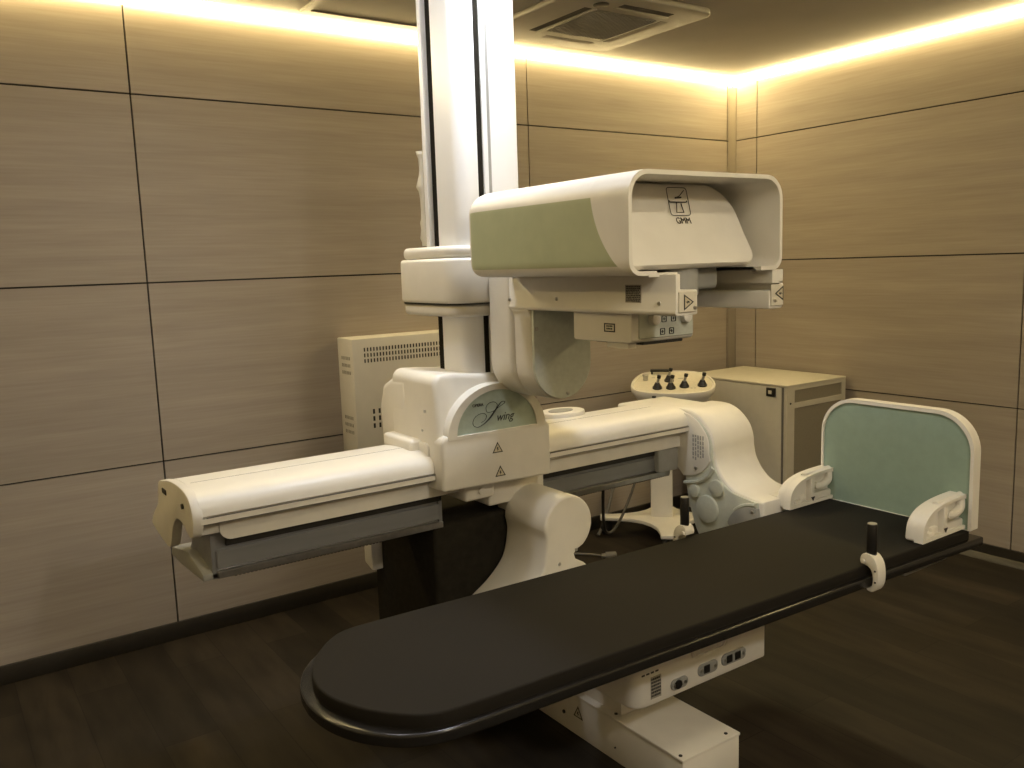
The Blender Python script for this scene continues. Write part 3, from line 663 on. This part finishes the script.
# ------------------------------------------------------------------ control console
CN = thing('control_console', 'cream control console with black joysticks on a pedestal stand', 'console', (3.53, 3.57, 0))
yaw = math.atan2(-3.35, -3.4)           # faces the middle of the room
ca, sa = math.cos(yaw), math.sin(yaw); fx, fyv = Vector((ca, sa, 0)), Vector((-sa, ca, 0))
cc = Vector((3.52, 3.475, .917)); tl = math.radians(12)
nrm_ = Vector((ca * math.sin(tl), sa * math.sin(tl), math.cos(tl))); fwd = Vector((ca * math.cos(tl), sa * math.cos(tl), -math.sin(tl)))
KM = Matrix(((fyv.x, -fwd.x, nrm_.x, cc.x), (fyv.y, -fwd.y, nrm_.y, cc.y), (fyv.z, -fwd.z, nrm_.z, cc.z), (0, 0, 0, 1)))
# local frame: u = sideways, v = away from the operator, w = up from the tilted top
def K(bm): bmesh.ops.transform(bm, matrix=KM, verts=bm.verts); return bm
def cons_out(s, t_=1.0):
    return [(u * s, v * s * t_) for u, v in catmull([(-.235, .02), (-.225, -.10), (-.16, -.155), (0, -.185), (.16, -.16), (.225, -.10), (.238, .02), (.19, .15), (.12, .20), (0, .215), (-.12, .20), (-.19, .15)], 4, True)]
bm = NB(); t = NB(); R = []
for s, w in ((.955, .012), (.985, .010), (1.0, .0), (.99, -.018), (.96, -.03), (.84, -.075), (.77, -.12), (.72, -.13)):
    R.append([t.verts.new((u, v, w)) for u, v in cons_out(s)])
for a, b in zip(R, R[1:]):
    for i in range(len(a)): j = (i + 1) % len(a); t.faces.new((a[i], a[j], b[j], b[i]))
t.faces.new(R[-1][::-1]); inn = [t.verts.new((u, v, .004)) for u, v in cons_out(.93)]
for i in range(len(inn)): j = (i + 1) % len(inn); t.faces.new((R[0][i], inn[i], inn[j], R[0][j]))
t.faces.new(inn); merge(bm, t); put('console_body', K(bm), 'white', CN)
bm = NB(); prism(bm, cons_out(.915), 'Z', .003, .007); put('console_top', K(bm), 'label', CN)
for (u, v) in ((-.085, -.085), (-.01, -.085), (.065, -.06), (-.02, .035), (.165, -.045)):
    bm = NB(); t = NB(); cyl(t, (u, v, .010), (0, 0, 1), .027, .012, n=24); cyl(t, (u, v, .028), (0, 0, 1), .026, .028, r2=.012, n=24); merge(bm, t)
    J = put('joystick', K(bm), 'black', CN, label='black joystick with rubber boot')
    bm = NB(); tube(bm, [(u, v, .03), (u + .008, v + .006, .068)], .008, 10); put('stick', K(bm), 'steel', J)
    bm = NB(); cyl(bm, (u + .010, v + .007, .074), (.2, .15, 1), .011, .020, n=16, bevel=.003); put('stick_knob', K(bm), 'black', J)
bm = NB(); cyl(bm, (-.155, .055, .018), (0, 0, 1), .015, .025, n=20, bevel=.003); cyl(bm, (-.155, .055, .036), (0, 0, 1), .018, .014, n=20, bevel=.003); put('rotary_knob', K(bm), 'steel', CN, label='metal rotary knob')
bm = NB(); box(bm, -.13, -.005, .150, .175, .020, .034, .004, 2); box(bm, -.125, -.115, .152, .172, .006, .024); box(bm, -.02, -.01, .152, .172, .006, .024); put('grab_handle', K(bm), 'black', CN, label='black bar handle at the back')
bm = NB()
for (u, v, l) in ((.03, .075, .03), (.07, .075, .012), (.10, -.085, .01), (.12, -.085, .01), (-.12, .09, .02), (.05, .02, .02)): box(bm, u, u + l, v, v + .006, .0065, .0078)
put('printed_text', K(bm), 'grey', CN, smooth=0)
bm = NB(); box(bm, .06, .13, -.150, -.125, -.075, -.055); box(bm, .14, .15, -.15, -.12, -.09, -.05); put('side_slot', K(bm), 'dark', CN, label='dark slot under the console edge')
R1 = Matrix.Translation((3.53, 3.58, 0)) @ Matrix.Rotation(yaw + PI / 2, 4, 'Z')
def T(bm, m): bmesh.ops.transform(bm, matrix=m, verts=bm.verts); return bm
bm = NB(); box(bm, -.064, .064, -.045, .045, .11, .82, .008, 2); put('pedestal_post', T(bm, R1), 'white', CN)
bs = []
for k in range(4):
    a = math.radians(45 + 90 * k); b = a + PI / 4
    c_, s_ = math.cos(a), math.sin(a)
    for d in (-.045, .045): bs.append((c_ * .44 - s_ * d, s_ * .44 + c_ * d))
    bs.append((math.cos(b) * .16, math.sin(b) * .16))
pts = []
for k in range(4):
    p1, p2, q = bs[3 * k], bs[3 * k + 1], bs[3 * k + 2]; nx = bs[(3 * k + 3) % 12]
    pts += [p1] + [p2]
    for u in (.15, .3, .45, .6, .75, .9):
        pts.append(tuple((1 - u) ** 2 * a + 2 * u * (1 - u) * (b * .25) + u * u * c for a, b, c in zip(p2, q, nx)))
bm = NB(); prism(bm, pts, 'Z', .095, .118, .006, 2, ang=50); R2 = Matrix.Translation((3.53, 3.56, 0)) @ Matrix.Rotation(math.radians(3), 4, 'Z') @ Matrix.Scale(.86, 4, (1, 0, 0)) @ Matrix.Scale(.86, 4, (0, 1, 0))
put('base_plate', T(bm, R2), 'white', CN, label='white four-pointed base plate')
for k in range(4):
    a = math.radians(45 + 90 * k); bm = NB(); cyl(bm, (math.cos(a) * .40, math.sin(a) * .40, .048), (0, 1, 0), .048, .03, n=24, bevel=.006); cyl(bm, (math.cos(a) * .40, math.sin(a) * .40, .08), (0, 0, 1), .02, .03, n=16)
    put('caster', T(bm, R2), 'dark', CN)

# ------------------------------------------------------------------ generator cabinet
CB = thing('generator_cabinet', 'cream steel equipment cabinet in the corner with vented front', 'cabinet', (4.23, 3.4, 0))
bm = NB(); box(bm, 3.965, 4.498, 3.03, 3.78, .04, .895, .004, 2); put('body', bm, 'cab', CB)
bm = NB(); box(bm, 3.955, 4.502, 3.018, 3.79, .893, .906, .004, 2); put('lid', bm, 'cab', CB)
bm = NB(); box(bm, 4.0, 4.47, 3.06, 3.75, 0, .045); put('plinth', bm, 'dark', CB)
x0, x1, ym = 3.958, 4.50, 3.02
bm = NB()
for (a, b, c, d) in ((x0, 4.022, .04, .893), (4.462, x1, .04, .893), (4.022, 4.462, .872, .893), (4.022, 4.462, .770, .800), (4.022, 4.462, .04, .10)): box(bm, a, b, ym, ym + .012, c, d)
FD = put('front_frame', bm, 'cab', CB)
for (z0, z1) in ((.80, .872), (.10, .77)):
    bm = NB(); box(bm, 4.022, 4.462, ym + .006, ym + .012, z0, z1); put('vent_panel', bm, 'cabvent', FD, label='brown-grey mesh vent panel')
bm = NB(); cyl(bm, (3.985, ym - .001, .80), (0, 1, 0), .006, .004, n=12); put('bolt', bm, 'ink', FD)
bm = NB(); box(bm, 3.957, 3.967, 3.06, 3.775, .06, .888, .002, 2); SD = put('side_panel', bm, 'cab', CB)
bm = NB(); box(bm, 3.959, 3.966, 3.050, 3.060, .06, .89); put('door_gap', bm, 'cable', CB, label='dark vertical gap beside the side panel')
bm = NB(); box(bm, 3.945, 3.959, 3.098, 3.158, .834, .884, .003, 2); SWT = put('switch', bm, 'black', CB, label='square black switch plate with white button')
bm = NB(); box(bm, 3.941, 3.946, 3.118, 3.140, .849, .869, .001, 1); put('button', bm, 'label', SWT)

# ------------------------------------------------------------------ wall box
WB = thing('wall_control_box', 'white perforated metal box on the left wall behind the column', 'electrical box', (1.97, YA, .75))
bm = NB(); box(bm, 1.676, 2.26, 3.742, YA, .735, 1.302, .006, 2); put('cover', bm, 'white', WB)
bm = NB()
for r in range(3):
    for k in range(26): box(bm, 1.735 + .0165 * k, 1.741 + .0165 * k, 3.740, 3.744, 1.185 + .027 * r, 1.203 + .027 * r)
put('vent_slots', bm, 'ink', WB, label='three rows of dark vertical ventilation slots', smooth=0)
bm = NB()
for r in range(3):
    for k in range(8): box(bm, 1.765 + .03 * k, 1.775 + .03 * k, 3.740, 3.744, .865 + .035 * r, .888 + .035 * r)
put('vent_slots', bm, 'ink', WB, label='lower block of dark vertical ventilation slots', smooth=0)
bm = NB()
for z in (1.20, .91):
    for r in range(3):
        for k in range(6): box(bm, 1.674, 1.678, 3.775 + .017 * k, 3.783 + .017 * k, z - .035 * r, z + .016 - .035 * r)
put('side_slots', bm, 'labelgrey', WB, label='shallow ventilation slots in the box side', smooth=0)
bm = NB(); box(bm, 1.70, 1.74, 3.80, YA, .715, .737, .004, 2); put('cable_gland', bm, 'ink', WB)

# ------------------------------------------------------------------ cables on the floor
def cable(label, pts, r=.006, plug=None, m='cable'):
    t = thing('cable', label, 'cable', pts[0] if pts[0][2] < .1 else (pts[0][0], pts[0][1], 0))
    bm = NB(); tube(bm, catmull(pts, 8), r, 8); put('lead', bm, m, t)
    if plug is not None:
        bm = NB(); a = Vector(plug[0]); d = Vector(plug[1]); cyl(bm, a, d, .022, .06, n=16, bevel=.004); cyl(bm, a + d.normalized() * .035, d, .014, .03, n=16); put('plug', bm, 'cable', t)
cable('thick dark cable drooping from the rail beam to the floor', [(2.36, 2.72, .80), (2.42, 2.82, .60), (2.50, 2.90, .40), (2.75, 3.10, .33), (3.0, 3.25, .45), (3.15, 3.35, .60)], .007, None, 'dark')
cable('grey cable looped on the dark floor behind the table', [(2.35, 3.05, .012), (2.60, 3.12, .012), (2.85, 3.25, .012), (3.0, 3.42, .012), (2.88, 3.62, .012), (2.60, 3.68, .012), (2.42, 3.52, .012), (2.5, 3.3, .02), (2.75, 3.2, .024)],   .006, ((2.33, 3.06, .026), (-1, .2, 0)))
cable('thin pale cable with round plug on the floor near the base plate', [(3.02, 3.42, .01), (3.12, 3.35, .01), (3.2, 3.2, .01), (3.22, 3.0, .01)], .006, ((3.0, 3.44, .024), (-1, .6, 0)))
cable('dark cable running up behind the pedestal post of the console', [(3.2, 3.78, .012), (3.3, 3.82, .1), (3.42, 3.84, .35), (3.60, 3.85, .55), (3.75, 3.86, .75)], .010, None)

# ------------------------------------------------------------------ added ceiling lamps, out of frame, to brighten the scene
M['lamp'] = emis('cool_fill_lamp', (.88, .92, 1.0), LAMP_STRENGTH); M['room'] = emis('warm_fill_lamp', (1.0, .87, .62), ROOM_STRENGTH); M['room2'] = emis('neutral_fill_lamp', (1.0, .94, .85), 235); M['lamp2'] = emis('daylight_fill_lamp', (.97, .97, 1.0), 82)
def fill_downlight(label, x, y, r, m):
    LP = thing('added_ceiling_light', label, 'light', (x, y, CE))
    bm = NB(); ring(bm, arc(x, y, r + .02, 0, 360, 40)[:-1], arc(x, y, r, 0, 360, 40)[:-1], 'Z', CE - .012, CE); put('lamp_ring', bm, 'acw', LP)
    bm = NB(); cyl(bm, (x, y, CE - .003), (0, 0, 1), r, .006, n=40); put('lamp_diffuser', bm, m, LP)
def fill_spot(label, x, y, r, h, m):
    LP = thing('added_ceiling_spotlight', label, 'light', (x, y, CE))
    bm = NB(); ring(bm, arc(x, y, r + .008, 0, 360, 40)[:-1], arc(x, y, r, 0, 360, 40)[:-1], 'Z', CE - h, CE); put('lamp_tube', bm, 'acw', LP)
    bm = NB(); cyl(bm, (x, y, CE - .004), (0, 0, 1), r - .002, .006, n=40); put('lamp_diffuser', bm, m, LP)
fill_spot('added unseen cylindrical cool white ceiling spotlight right in front of the column', 1.52, 2.14, .085, .085, 'lamp')  # out-of-view lamp added to brighten the column; tube narrows its beam
fill_downlight('added unseen round ceiling lamp above the front of the patient table', 1.30, .20, .11, 'room')  # added fill light for the machine, position guessed
fill_downlight('added unseen round ceiling lamp near the wall behind the viewer', 1.20, -1.05, .115, 'room2')  # unseen, added to brighten the faces turned to the camera
fill_downlight('added unseen round ceiling lamp above the left arm of the rail beam', .85, 2.45, .09, 'lamp2')  # unseen, added to lift the left wall with neutral light

# ------------------------------------------------------------------ camera, world, view
cam = bpy.data.cameras.new('camera'); co = bpy.data.objects.new('camera', cam); COL.objects.link(co); S.camera = co
cam.sensor_width = 36; cam.sensor_fit = 'HORIZONTAL'; cam.lens = 856.7544 / 1024 * 36; cam.clip_start = .05
yw, pt, rl = math.radians(55.354800), math.radians(-7.977251), math.radians(1.883300)
f = Vector((math.cos(yw) * math.cos(pt), math.sin(yw) * math.cos(pt), math.sin(pt))); r = Vector((math.sin(yw), -math.cos(yw), 0)); d = f.cross(r)
c, s = math.cos(rl), math.sin(rl); right = c * r + s * d; down = -s * r + c * d
mw = Matrix.Identity(4)
for i in range(3): mw[i][0], mw[i][1], mw[i][2] = right[i], -down[i], -f[i]
mw[0][3], mw[1][3], mw[2][3] = 0, 0, 1.63
co.matrix_world = mw
w = bpy.data.worlds.new('world'); S.world = w; w.use_nodes = True
w.node_tree.nodes['Background'].inputs['Color'].default_value = (.02, .02, .02, 1); w.node_tree.nodes['Background'].inputs['Strength'].default_value = .2
S.view_settings.view_transform = 'Standard'; S.view_settings.look = 'None'; S.view_settings.gamma = 1; S.view_settings.use_curve_mapping = False
S.view_settings.exposure = EXPOSURE
